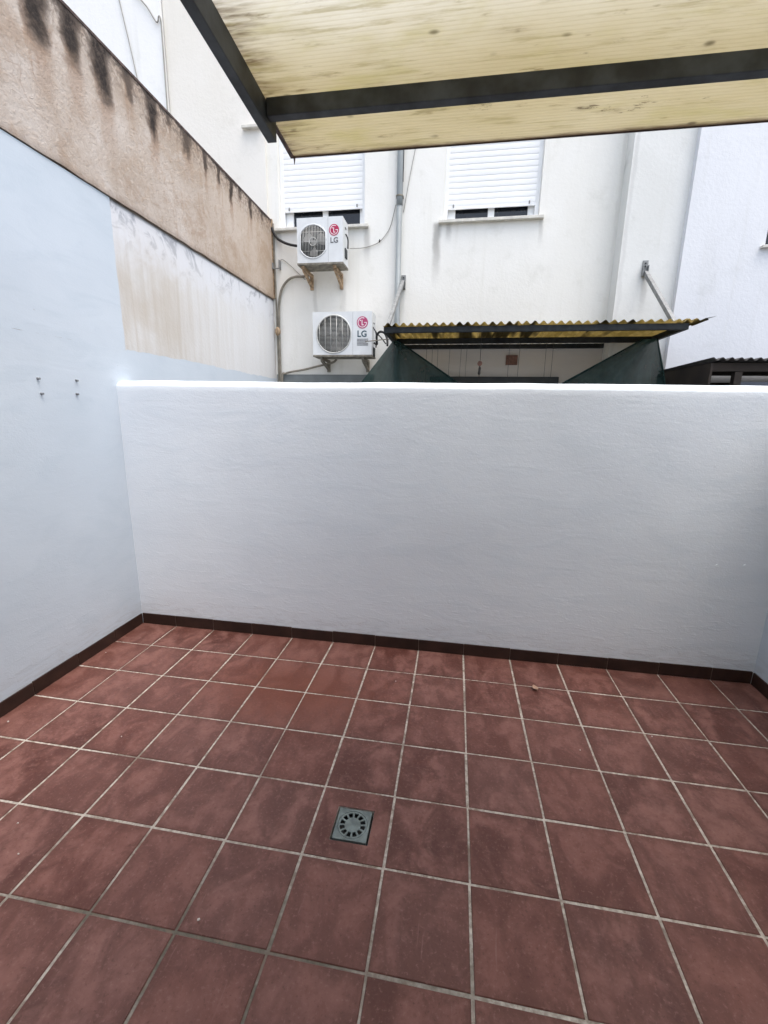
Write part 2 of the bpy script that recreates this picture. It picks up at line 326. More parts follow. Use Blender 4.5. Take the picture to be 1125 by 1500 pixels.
M = dict(
 tile=m_tile(), grout=m_grout(),
 skirt=m_plain('skirting_clay', (.034, .0155, .0105), .55, var=.3, scale=9, bump=.001),
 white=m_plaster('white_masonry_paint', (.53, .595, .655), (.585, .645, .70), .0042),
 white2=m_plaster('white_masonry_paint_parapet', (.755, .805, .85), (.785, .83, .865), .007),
 brown=m_brownwall(), grey=m_greywall(),
 facade=m_facade('cream_white_facade', (.76, .745, .69), (.81, .80, .755), ((1.76,3.87,.07,.75,.6),(.92,3.87,.06,.5,.45),(-.2,3.87,.05,.3,.3),(2.95,3.87,.04,.35,.3),(.62,3.3,.05,.7,.25),(.25,3.3,.04,.8,.25),(1.9,3.87,.05,.25,.4),(1.36,3.2,.05,.6,.2),(3.75,9.,.03,9.,.2))),
 facade2=m_facade('weathered_white_facade', (.66, .66, .625), (.73, .73, .70), ((3.80,9.,.03,9,.3),(4.05,3.2,.05,.5,.35)), 5),
 cleanwhite=m_facade('clean_white_facade', (.69, .70, .715), (.73, .74, .755), (), 9),
 cream=m_facade('cream_facade', (.72, .69, .62), (.76, .735, .68), (), 13),
 pale=m_facade('pale_facade', (.77, .77, .75), (.80, .80, .785), (), 17),
 dado=m_plain('grey_dado_paint', (.20, .22, .22), .8, var=.12),
 shade=m_plaster('pinkish_plaster', (.66, .61, .55), (.70, .65, .59)),
 steel=m_plain('dark_painted_steel', (.040, .046, .050), .55, 0., .5, var=.6, scale=9, bump=.0006),
 steel2=m_plain('black_painted_steel', (.016, .019, .020), .6, 0., .3, var=.4, scale=14),
 traym=m_plain('grimy_shaded_tray', (.20, .185, .15), .8, var=.4, scale=14),  # grime plus underside shade, both put into the tray colour
 galv=m_plain('galvanised_steel', (.24, .245, .24), .55, .2, .5, var=.2, scale=20),
 rust=m_plain('rusty_bracket_steel', (.38, .27, .17), .7, .1, var=.4, scale=30),
 drain=m_plain('grey_cast_drain', (.165, .195, .185), .5, .35, .5, var=.3, scale=22, bump=.001),
 black=m_plain('black_rubber', (.015, .015, .015), .6),
 hose=m_plain('grey_brown_hose', (.23, .21, .17), .7, var=.25, scale=12),
 pvc=m_plain('grey_pvc', (.24, .265, .27), .5, var=.12, scale=3),
 pvcw=m_plain('white_pvc', (.80, .81, .81), .4, var=.04),
 slat=m_plain('white_shutter_slat', (.82, .825, .82), .45, var=.04, scale=3),
 sill=m_plain('stone_sill', (.62, .60, .54), .75, var=.15, scale=14),
 glass=m_plain('dark_window_glass', (.012, .014, .018), .08, 0, .5, var=.1),
 ac=m_plain('appliance_paint', (.66, .68, .68), .42, var=.05, scale=8),
 acd=m_plain('appliance_inner_dark', (.045, .05, .05), .7, var=.2),
 fan=m_plain('grey_fan_plastic', (.42, .40, .37), .5, var=.2, scale=10),
 fand=m_plain('dark_fan_plastic', (.12, .12, .11), .5, var=.25, scale=10),
 wire=m_plain('grille_wire', (.55, .55, .52), .45, .2, var=.1),
 crimson=m_plain('crimson_print', (.40, .015, .07), .4, var=.05),
 pink=m_plain('faded_crimson_print', (.42, .06, .15), .45, var=.08),
 letter=m_plain('grey_lettering', (.10, .105, .11), .5, var=.05),
 letter2=m_plain('teal_grey_lettering', (.03, .07, .09), .5, var=.05),
 print=m_plain('grey_label_print', (.24, .245, .25), .6, var=.3, scale=90),
 wht=m_plain('white_print', (.85, .85, .85), .5, var=.02),
 yel=m_thin('yellow_fibreglass', (.36, .30, .14), (.52, .44, .24), .66, 4, (.07, .06, .035)),
 shedroof=m_plain('dark_fibre_cement', (.055, .052, .05), .9, var=.3, scale=8, bump=.002),
 shedwood=m_plain('dark_brown_boards', (.022, .016, .012), .8, var=.4, scale=5),
 shedblue=m_plain('blue_grey_board', (.085, .095, .12), .7, var=.15),
 net=m_net(), canopy=m_canopy(),
 trim=m_plain('grimy_edge_trim', (.085, .055, .05), .7, var=.5, scale=30),
 brick=m_plain('red_brown_ceramic', (.20, .10, .07), .6, var=.3, scale=40),
 cord=m_plain('thin_dark_cord', (.05, .045, .04), .8),
 wiregrey=m_plain('thin_grey_wire', (.30, .29, .26), .7),
 conc=m_plain('yard_concrete', (.26, .25, .24), .9, var=.2, scale=2),
 plug=m_plain('grey_wall_plug', (.20, .21, .22), .7),
 leaf=m_plain('dry_leaf', (.42, .28, .20), .8, var=.2, scale=60),
 chip=m_plain('white_paint_chip', (.55, .50, .46), .8, var=.05),
 wood=m_plain('varnished_door', (.16, .08, .04), .45, var=.3, scale=4),
)

LX, RX, FY, ZT = -.297, 4.085, -.019, 1.868     # left wall, right wall, parapet face, parapet top
T = .32                                         # tile module
HY = -3.76                                      # own house wall

# ------------------------------------------------------------------ setting: ground and terrace floor
g = MB().box(-60, 60, -60, 60, -.5, -.06).build('ground', M['conc']); tag(g, kind='structure')
DR = (1.6905, 1.8405, -1.521, -1.372)            # drain opening
fl = MB().box(LX, DR[0]-.003, HY, FY, -.055, -.0035).box(DR[1]+.003, RX, HY, FY, -.055, -.0035).box(DR[0]-.003, DR[1]+.003, HY, DR[2]-.003, -.055, -.0035).box(DR[0]-.003, DR[1]+.003, DR[3]+.003, FY, -.055, -.0035).build('terrace_floor', M['grout']); tag(fl, kind='structure')
J = .0095
def tile_mesh(w, h, rnd):
    m = MB(); c = .0022; r = lambda: rnd.uniform(-.0012, .0012)
    x0, x1, y0, y1 = -w/2 + r(), w/2 + r(), -h/2 + r(), h/2 + r()
    m.v = [(x0,y0,-.01),(x1,y0,-.01),(x1,y1,-.01),(x0,y1,-.01),
           (x0,y0,-c),(x1,y0,-c),(x1,y1,-c),(x0,y1,-c),
           (x0+c,y0+c,0),(x1-c,y0+c,0),(x1-c,y1-c,0),(x0+c,y1-c,0)]
    m.f = [(8,9,10,11)] + [(a_, (a_+1)%4, (a_+1)%4+4, a_+4) for a_ in range(4)] + [(a_+4, (a_+1)%4+4, (a_+1)%4+8, a_+8) for a_ in range(4)]
    jj = [(r(), r()) for _ in range(4)]; m.v = [(a_ + jj[k % 4][0], b_ + jj[k % 4][1], c_) for k, (a_, b_, c_) in enumerate(m.v)]
    m.mi = [0] * len(m.f); return m.mesh('tile', M['tile'])
rnd = random.Random(3)
full = [tile_mesh(T - J, T - J, rnd) for _ in range(14)]
def place_tile(me, x, y):
    o = bpy.data.objects.new('tile', me); COL.objects.link(o); o.parent = fl
    o.location = (x, y, rnd.uniform(-.0006, .0006)); o.rotation_euler = (rnd.uniform(-.0016, .0016), rnd.uniform(-.0016, .0016), rnd.uniform(-.0035, .0035))
for i in range(-1, 13):
    for j in range(0, 12):
        x0, x1 = i * T + J/2, (i + 1) * T - J/2; y0, y1 = -(j + 1) * T + J/2, -j * T - J/2
        x0 = max(x0, LX + .004); x1 = min(x1, RX - .004); y1 = min(y1, FY - .004); y0 = max(y0, HY + .004)
        if x1 - x0 < .02 or y1 - y0 < .02: continue
        if i == 5 and j == 4:                    # the tile cut round the drain
            m = MB(); d0, d1, d2, d3 = DR[0] - .004, DR[1] + .004, DR[2] - .004, DR[3] + .004
            m.box(x0, x1, d3, y1, -.01, 0).box(x0, x1, y0, d2, -.01, 0).box(x0, d0, d2, d3, -.01, 0).box(d1, x1, d2, d3, -.01, 0)
            tc = ((x0 + x1) / 2, (y0 + y1) / 2); m.v = [(a_ - tc[0], b_ - tc[1], c_) for a_, b_, c_ in m.v]; o = m.build('tile', M['tile'], parent=fl); o.location = (*tc, 0); continue
        me = full[rnd.randrange(14)] if (x1 - x0 > T - J - .001 and y1 - y0 > T - J - .001) else tile_mesh(x1 - x0, y1 - y0, rnd)
        place_tile(me, (x0 + x1) / 2, (y0 + y1) / 2)
def skirt(parent, axis, a0, a1, fixed, sgn):     # one skirting piece
    hgt = .085 + rnd.uniform(-.0025, .0025); th = .0095 + rnd.uniform(-.001, .001); m = MB()
    if axis == 'x': m.box(a0, a1, min(fixed, fixed + sgn * th), max(fixed, fixed + sgn * th), .0015, hgt)
    else: m.box(min(fixed, fixed + sgn * th), max(fixed, fixed + sgn * th), a0, a1, .0015, hgt)
    if axis == 'x': j = MB().box(a1 - .001, a1 + .0035, min(fixed, fixed + sgn * .006), max(fixed, fixed + sgn * .006), .0015, .082)
    else: j = MB().box(min(fixed, fixed + sgn * .006), max(fixed, fixed + sgn * .006), a0 - .0035, a0 + .001, .0015, .082)
    put(j.build('skirting_joint', M['skg']), parent)
    m.build('skirting_tile', M['skirt'], parent=parent, bevel=.0015)

M['skg'] = m_plain('skirting_joint', (.20, .15, .12), .9)
# ------------------------------------------------------------------ parapet wall
pw = empty('parapet_wall', 'low white painted parapet wall with rounded top across the back of the terrace', 'wall', loc=(1.9, .06, 0))
prof = [(FY, -.05)] + [(FY, z_) for z_ in [i * .09 for i in range(1, 20)]] + [(FY, 1.79), (FY + .0005, 1.822), (FY + .003, 1.832), (FY + .017, 1.847), (FY + .04, 1.861), (FY + .08, 1.867), (.12, 1.862), (.145, 1.835), (.15, 1.80), (.15, -.05)]
def pf(u, v):
    i = min(int(round(v * (len(prof) - 1))), len(prof) - 1); y_, z_ = prof[i]; x_ = LX - .02 + (RX - LX + .04) * u
    k = max(0, min(1, (z_ - .15) / .4)) if y_ < .1 else 0
    nz = mnoise.noise(Vector((x_ * 1.3, 3.1, z_ * 1.5))) * .006 * k + mnoise.noise(Vector((x_ * 4.3, 7.1, z_ * 4.5))) * .0022 * k
    tz = (mnoise.noise(Vector((x_ * 1.1, 5.5, 0))) * .010 + mnoise.noise(Vector((x_ * 5., 1.5, 0))) * .003) * max(0, min(1, (z_ - 1.7) / .12))
    return (x_, y_ + nz, z_ + tz)
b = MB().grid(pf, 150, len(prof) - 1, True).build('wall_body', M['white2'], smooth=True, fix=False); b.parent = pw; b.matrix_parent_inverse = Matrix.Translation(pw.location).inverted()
for i in range(-1, 13):
    x0, x1 = max(i * T, LX + .010) + .0015, min((i + 1) * T, RX - .010) - .0015
    skirt(pw, 'x', x0, x1, FY - .0005, -1)
for o in pw.children:
    if o.name.startswith('skirting'): o.matrix_parent_inverse = Matrix.Translation(pw.location).inverted()
for x_, z_ in ((3.75, .785), (3.905, .796)):
    put(MB().tube([(x_, FY - .004, z_), (x_, FY + .01, z_)], [.006, .008], 10).build('plaster_nub', M['white2']), pw)

# ------------------------------------------------------------------ left boundary wall
lw = empty('boundary_wall', 'tall side wall, white painted below and stained brown render above', 'wall', loc=(LX - .1, 0, 0))
def lgrid(name, y0, y1, z0, z1, x_, mat, ny, nz, amp=.004, jt=0, je=0):
    def fn(u, v):
        y_, z_ = y0 + (y1 - y0) * u, z0 + (z1 - z0) * v
        k = min(1, max(0, (z_ - .1) / .3))
        if u == 1 and je: y_ += je * (mnoise.noise(Vector((1.3, 0, z_ * 5))) + .7 * mnoise.noise(Vector((1.3, 4, z_ * 19))))
        if v == 1 and jt: z_ += jt * (mnoise.noise(Vector((3.3, y_ * 3, 0))) + .6 * mnoise.noise(Vector((5.3, y_ * 11, 0))) + .4 * mnoise.noise(Vector((5.3, y_ * 31, 0))))
        return (x_ + (mnoise.noise(Vector((2.2, y_ * 1.2, z_ * 1.4))) * amp + mnoise.noise(Vector((8.2, y_ * 4.2, z_ * 4.4))) * amp * .4) * k, y_, z_)
    m = MB(); m.grid(fn, ny, nz)
    # closed slab behind
    return put(m.build(name, mat, smooth=True, fix=False), lw)
put(MB().box(LX - .22, LX - .014, HY, 2.9, -.05, 3.975).build('wall_core', M['brown']), lw)
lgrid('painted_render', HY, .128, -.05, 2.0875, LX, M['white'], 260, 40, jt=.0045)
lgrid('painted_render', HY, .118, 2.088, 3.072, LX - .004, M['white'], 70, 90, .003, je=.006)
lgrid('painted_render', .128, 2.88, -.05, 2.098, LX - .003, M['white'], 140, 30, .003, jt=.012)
lgrid('grey_render', .105, 2.885, 2.0, 3.070, LX - .010, M['grey'], 50, 20, .003)['label'] = 'grey streaked unpainted render above the painted strip'
def bfn(u, v):
    y_, z_ = HY + (2.885 - HY) * u, 3.078 + (3.972 - 3.078) * v
    jag = mnoise.noise(Vector((1.1, y_ * 6, 0))) * .008 if v in (0.,) else 0
    return (LX + .004 + mnoise.noise(Vector((4.2, y_ * 1.5, z_ * 2))) * .006 , y_, z_ + jag)
put(MB().grid(bfn, 160, 24).build('upper_render', M['brown'], smooth=True, fix=False), lw)['label'] = 'rough brown render with black drip stains under its top edge'
put(MB().box(LX - .23, LX + .008, HY, 2.892, 3.972, 3.99).build('wall_coping', M['trim']), lw)
put(MB().box(LX - .20, LX + .012, 2.868, 2.9, 3.09, 4.0).build('end_strip', M['rust']), lw)
for j in range(0, 12):
    y1, y0 = min(-j * T, FY - .0105) - .0015, max(-(j + 1) * T, HY) + .0015
    skirt(lw, 'y', y0, y1, LX + .0015, 1)
for o in lw.children:
    if o.name.startswith('skirting'): o.matrix_parent_inverse = Matrix.Translation(lw.location).inverted()
for y_, z_ in ((-.622, 1.835), (-.358, 1.843), (-.614, 1.751), (-.367, 1.759)):
    put(MB().tube([(LX - .005, y_, z_), (LX + .016, y_, z_ - .002)], [.0075, .0065], 10).build('wall_plug', M['plug']), lw)

# ------------------------------------------------------------------ right boundary wall
rw = empty('side_wall', 'white painted side wall meeting the parapet at its right corner', 'wall', loc=(RX + .1, 0, 0))
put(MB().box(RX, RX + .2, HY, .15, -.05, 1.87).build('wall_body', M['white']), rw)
for j in range(0, 12):
    y1, y0 = min(-j * T, FY - .0105) - .0015, max(-(j + 1) * T, HY) + .0015
    skirt(rw, 'y', y0, y1, RX + .0005, -1)
for o in rw.children:
    if o.name.startswith('skirting'): o.matrix_parent_inverse = Matrix.Translation(rw.location).inverted()

# ------------------------------------------------------------------ the house the terrace belongs to (behind the viewpoint)
hh = empty('terrace_house', 'white house rear wall with a wooden door behind the terrace', 'house', loc=(1.9, HY - .15, 0))
def wall_open(m, x0, x1, z0, z1, y, th, ops, reveal=True):
    xs = sorted({x0, x1, *[v for o in ops for v in o[:2]]}); zs = sorted({z0, z1, *[v for o in ops for v in o[2:]]})
    for xa, xb in zip(xs, xs[1:]):
        for za, zb in zip(zs, zs[1:]):
            if any(o[0] <= xa and xb <= o[1] and o[2] <= za and zb <= o[3] for o in ops): continue
            m.quad((xa, y, za), (xb, y, za), (xb, y, zb), (xa, y, zb))
    for a_, b_, c_, d_ in ops:
        m.quad((a_, y, c_), (a_, y + th, c_), (a_, y + th, d_), (a_, y, d_)); m.quad((b_, y, d_), (b_, y + th, d_), (b_, y + th, c_), (b_, y, c_))
        m.quad((a_, y, c_), (b_, y, c_), (b_, y + th, c_), (a_, y + th, c_)); m.quad((a_, y, d_), (a_, y + th, d_), (b_, y + th, d_), (b_, y, d_))
    return m
m = MB(); wall_open(m, -3, 7, -.05, 3.35, HY, -.25, [(1.6, 2.55, .0, 2.1)]); put(m.build('wall', M['white'], fix=False), hh)
put(MB().box(1.6, 2.55, HY - .12, HY - .07, 0, 2.1).build('door', M['wood']), hh)
put(MB().box(-3, 7, HY - 8, HY - .3, -.05, 3.35).build('house_block', M['white']), hh)

# ------------------------------------------------------------------ terrace canopy
cn = empty('terrace_canopy', 'yellowed ribbed plastic canopy on dark steel beams over the terrace', 'canopy', loc=(2.7, HY, 3.1))
SLP = .0699; YE, ZE = -.622, 2.842
sz = lambda y_: ZE - SLP * (y_ - YE)
nr = int((YE - HY) / .008)
def cf(off):
    def fn(u, v):
        y_ = HY + (YE - HY) * v; k = int(round(v * nr))
        return (1.286 + (4.055 - 1.286) * u, y_, sz(y_) + off + (.0008 if k % 2 else -.0004) + mnoise.noise(Vector((u * 5, y_ * 2, 0))) * .0015)
    return fn
m = MB(); m.grid(cf(.0012), 24, nr, True); m.grid(cf(.009), 24, nr); put(m.build('ribbed_sheet', M['canopy'], fix=False), cn)
put(MB().box(1.276, 4.056, YE - .001, YE + .0025, ZE - .004, ZE + .013).build('edge_trim', M['trim']), cn)
n_ = [(1.2765, HY, sz(HY) + .003), (1.2765, YE, ZE + .002)]
put(MB().bar(n_[0], n_[1], .014, .016).build('edge_trim', M['trim']), cn)
put(MB().tube([(1.288, YE - .002, ZE), (1.287, YE + .001, ZE - .012), (1.286, YE + .001, ZE - .030)], [.006, .004, .0015], 8).build('drip_tip', M['trim']), cn)
def slab(x0, x1, y0, y1, h):
    m = MB(); t0, t1 = sz(y0), sz(y1)
    m.v = [(x0,y0,t0-h),(x1,y0,t0-h),(x1,y1,t1-h),(x0,y1,t1-h),(x0,y0,t0),(x1,y0,t0),(x1,y1,t1),(x0,y1,t1)]
    m.f = [(0,3,2,1),(4,5,6,7),(0,1,5,4),(1,2,6,5),(2,3,7,6),(3,0,4,7)]; m.mi = [0] * 6; return m
put(slab(1.262, 1.302, HY, -.871, .090).build('side_beam', M['steel'], bevel=.003), cn)
put(slab(4.02, 4.06, HY, -.871, .090).build('side_beam', M['steel'], bevel=.003), cn)
for y0 in (-.979, -1.95, -2.92):
    put(slab(1.304, 4.018, y0, y0 + .038, .0625).build('cross_beam', M['steel'], bevel=.003), cn)

# ------------------------------------------------------------------ floor drain
dr = empty('floor_drain', 'square grey metal floor drain with a round slotted grate', 'drain', loc=((DR[0] + DR[1]) / 2, (DR[2] + DR[3]) / 2, 0))
cx, cy = dr.location.x, dr.location.y; hw = .0700
def ringplate(m, r0, r1, z, n=48, sq=False):
    for k in range(n):
        a0, a1 = 2*pi*k/n, 2*pi*(k+1)/n
        def out(a_):
            if not sq: return (r1 * cos(a_), r1 * sin(a_), z)
            q = r1 / max(abs(cos(a_)), abs(sin(a_))); return (q * cos(a_), q * sin(a_), z)
        m.quad((r0*cos(a0), r0*sin(a0), z), out(a0), out(a1), (r0*cos(a1), r0*sin(a1), z))
m = MB(); ringplate(m, .0625, hw, .0008, 48, True)
for k in range(4):
    a0 = pi/4 + k*pi/2; p, q = (hw*1.4142*cos(a0), hw*1.4142*sin(a0)), (hw*1.4142*cos(a0+pi/2), hw*1.4142*sin(a0+pi/2))
    m.quad((*p, .0008), (*q, .0008), (*q, -.02), (*p, -.02))
for k in range(48):
    a0, a1 = 2*pi*k/48, 2*pi*(k+1)/48; r_ = .0625
    m.quad((r_*cos(a0), r_*sin(a0), .0008), (r_*cos(a1), r_*sin(a1), .0008), (r_*cos(a1), r_*sin(a1), -.015), (r_*cos(a0), r_*sin(a0), -.015))
m.build('drain_frame', M['drain'], parent=dr)
m = MB(); zt = .0002
def sect(r0, r1, a0, a1, n):
    for k in range(n):
        b0, b1 = a0 + (a1-a0)*k/n, a0 + (a1-a0)*(k+1)/n
        c = [(r0*cos(b0), r0*sin(b0)), (r1*cos(b0), r1*sin(b0)), (r1*cos(b1), r1*sin(b1)), (r0*cos(b1), r0*sin(b1))]
        m.quad(*[(*p, zt) for p in c]); m.quad(*[(*p, -.005) for p in c[::-1]])
        for i in range(4): m.quad((*c[i], -.005), (*c[(i+1)%4], -.005), (*c[(i+1)%4], zt), (*c[i], zt))
sect(.0535, .0610, 0, 2*pi, 48); sect(.0002, .0335, 0, 2*pi, 32)
for k in range(12):
    a0 = 2*pi*k/12 + .12; sect(.0334, .0536, a0 - .085, a0 + .085, 1)
m.build('grate', M['drain'], parent=dr)
MB().box(-.073, .073, -.073, .073, -.03, -.022).build('sump', M['black'], parent=dr)

# ------------------------------------------------------------------ neighbour's yard ground is the ground sheet; facade with two windows
F = 2.9
nh = empty('neighbour_house', 'cream white house with two half lowered roller shutters beyond the parapet', 'house', loc=(1.7, F + .2, 0))
W1 = (-.20, .885, 3.89, 5.25); W2 = (1.83, 2.915, 3.89, 5.20)
m = MB(); wall_open(m, -.335, 3.80, -.05, 9, F, .20, [W1, W2]); put(m.build('wall', M['facade'], fix=False), nh)
put(MB().box(-.335, 3.78, F + .21, F + 5, -.05, 9).build('house_block', M['facade']), nh)
put(MB().box(-.29, 1.02, F - .02, F - .0005, -.05, 2.155).build('dado', M['dado']), nh)
put(MB().box(1.50, 3.765, F - .012, F - .0005, -.05, 2.47).build('sheltered_plaster', M['shade']), nh)
put(MB().box(1.75, 3.296, F - .06, F - .0125, .1, 2.135).build('dark_doorway', M['acd'], bevel=.004), nh)
slat_me = {}
def window(par, op, zb, panes, name='window'):
    x0, x1, z0, z1 = op; y = F + .075
    fr = MB()
    fr.box(x0, x0 + .045, y, y + .05, z0, z1).box(x1 - .045, x1, y, y + .05, z0, z1)          # shutter guides
    ys = y + .03
    pz0, pz1 = z0 + .03, z1 - .05
    fr.box(x0 + .045, panes[0][0], ys + .022, ys + .06, z0, z1).box(panes[1][1], x1 - .045, ys + .022, ys + .06, z0, z1).box(panes[0][1], panes[1][0], ys + .022, ys + .06, z0, z1)
    for pa in panes: fr.box(pa[0], pa[1], ys + .022, ys + .06, z0, pz0)
    w = put(fr.build(name, M['pvcw'], bevel=.003), par)
    Pi = Matrix.Translation(par.location).inverted()
    def sub(o): o.parent = w; return o
    sub(MB().box(x0 - .05, x1 + .05, F - .055, F + .075, z0 - .033, z0 - .001).build('sill', M['sill'], bevel=.004))
    for pa in panes: sub(MB().box(pa[0], pa[1], ys + .04, ys + .045, pz0, z1).build('pane', M['glass']))
    z = zb; pitch = .0605; k = 0; wd = x1 - x0 - .086; y0 = y + .006
    sub(MB().box(x0 + .043, x1 - .043, y0 - .003, y0 + .014, zb - .022, zb + .012).build('bottom_bar', M['pvcw'], bevel=.003))
    for xx in (x0 + .11, x1 - .11): sub(MB().box(xx - .008, xx + .008, y0 - .014, y0 - .003, zb - .004, zb + .028).build('stopper', M['galv'], bevel=.003))
    z = zb + .0125
    if wd not in slat_me:
        m = MB(); pr = [(0.001, 0), (-.0018, .004), (-.0034, .018), (-.0036, .030), (-.0032, .046), (-.0018, .0545), (.002, .0575), (.002, .0605), (.012, .0605), (.012, 0)]
        b_ = 0
        for xx in (-wd/2, wd/2): m.v += [(xx, a_, c_) for a_, c_ in pr]
        n = len(pr)
        for i in range(n): j = (i+1) % n; m.f.append((i, j, j + n, i + n))
        m.f += [tuple(range(n))[::-1], tuple(range(n, 2*n))]; m.mi = [0] * len(m.f); slat_me[wd] = m.mesh('slat', M['slat'])
    while z < z1 - .01:
        o = bpy.data.objects.new('slat', slat_me[wd]); COL.objects.link(o); o.location = ((x0 + x1)/2, y0, z); sub(o); z += pitch
    return w
window(nh, W1, 4.125, [(-.055, .325), (.395, .80)])['label'] = 'window with white shutter above the smaller wall unit'
window(nh, W2, 4.06, [(1.965, 2.345), (2.42, 2.80)])['label'] = 'window with white shutter beside the drainpipe'

# narrow weathered building, clean white building on the right
nb = empty('weathered_building', 'narrow weathered white wall strip projecting beside the neighbouring house', 'building', loc=(4.1, 2.8, 0))
put(MB().box(3.768, 4.362, 2.67, 8, -.05, 9).build('wall', M['facade2']), nb)
wb = empty('white_building', 'clean bluish white building with a small window sill', 'building', loc=(6, 2.7, 0))
m = MB(); wall_open(m, 4.358, 12, -.05, 9, 2.60, .2, [(5.12, 6.2, 3.405, 4.6)]); m.quad((4.358, 2.6, -.05), (4.358, 2.6, 9), (4.358, 2.85, 9), (4.358, 2.85, -.05)); put(m.build('wall', M['cleanwhite'], fix=False), wb)
put(MB().box(5.12, 6.2, 2.72, 2.74, 3.405, 4.6).build('window', M['glass']), wb)
put(MB().box(5.078, 6.25, 2.555, 2.72, 3.378, 3.404).build('sill', M['sill'], bevel=.003), wb)
put(MB().box(4.37, 12, 2.81, 8, -.05, 9).build('building_block', M['cleanwhite']), wb)
cb = empty('cream_building', 'plain cream house wall rising behind the stained side wall', 'building', loc=(-.9, 3, 0))
put(MB().box(-1.535, -.3355, 2.865, 8, -.05, 9).build('wall', M['cream']), cb)
put(MB().box(-.60, -.37, 2.81, 2.87, 4.955, 4.985).build('sill', M['sill'], bevel=.003), cb)
pb = empty('pale_building', 'pale white house wall with thin cables beside the cream house', 'building', loc=(-4, 3, 0))
put(MB().box(-9, -1.545, 2.83, 8, -.05, 10).build('wall', M['pale']), pb)
tag(MB().tube(spline([(-1.86, 2.81, 6.40), (-1.70, 2.81, 6.24), (-1.59, 2.81, 6.08), (-1.555, 2.81, 6.13), (-1.53, 2.80, 6.10), (-1.532, 2.81, 5.98), (-1.536, 2.81, 5.4), (-1.54, 2.81, 4.6), (-1.54, 2.81, 3.8)]), .008, 6).build('house_cable', M['wiregrey'], smooth=True), 'looped grey cable running down the corner of the pale house', 'cable')
tag(MB().tube(spline([(-2.12, 2.82, 6.7), (-2.04, 2.815, 6.3), (-1.93, 2.815, 5.7), (-1.86, 2.815, 5.2), (-1.82, 2.82, 4.2)]), .006, 6).build('slanting_cable', M['wiregrey'], smooth=True), 'single thin grey cable slanting down the pale house wall', 'cable')

# ------------------------------------------------------------------ drainpipe
dp = empty('drainpipe', 'grey plastic drainpipe running down the neighbouring facade', 'drainpipe', loc=(1.31, 2.85, 0))
PX, PY = 1.318, 2.855
m = MB().tube([(PX, PY, 0), (PX - .005, PY, 4.10)], .033, 16).build('pipe', M['pvc'], smooth=True); put(m, dp)
put(MB().tube([(PX - .005, PY, 4.06), (PX - .005, PY, 4.17), (PX - .004, PY, 9)], [.037, .0372, .037], 16).build('pipe_sleeve', M['pvc'], smooth=True), dp)
put(MB().tube([(PX - .005, PY, 4.15), (PX - .005, PY, 4.165)], .044, 16).box(PX - .05, PX + .04, PY + .02, 2.9, 4.147, 4.168).build('pipe_clamp', M['hose']), dp)
put(MB().tube([(PX + .032, PY - .01, 4.30), (PX + .034, PY - .01, 4.7), (PX + .04, PY + .02, 5.2)], .005, 6).build('wire_tail', M['black']), dp)

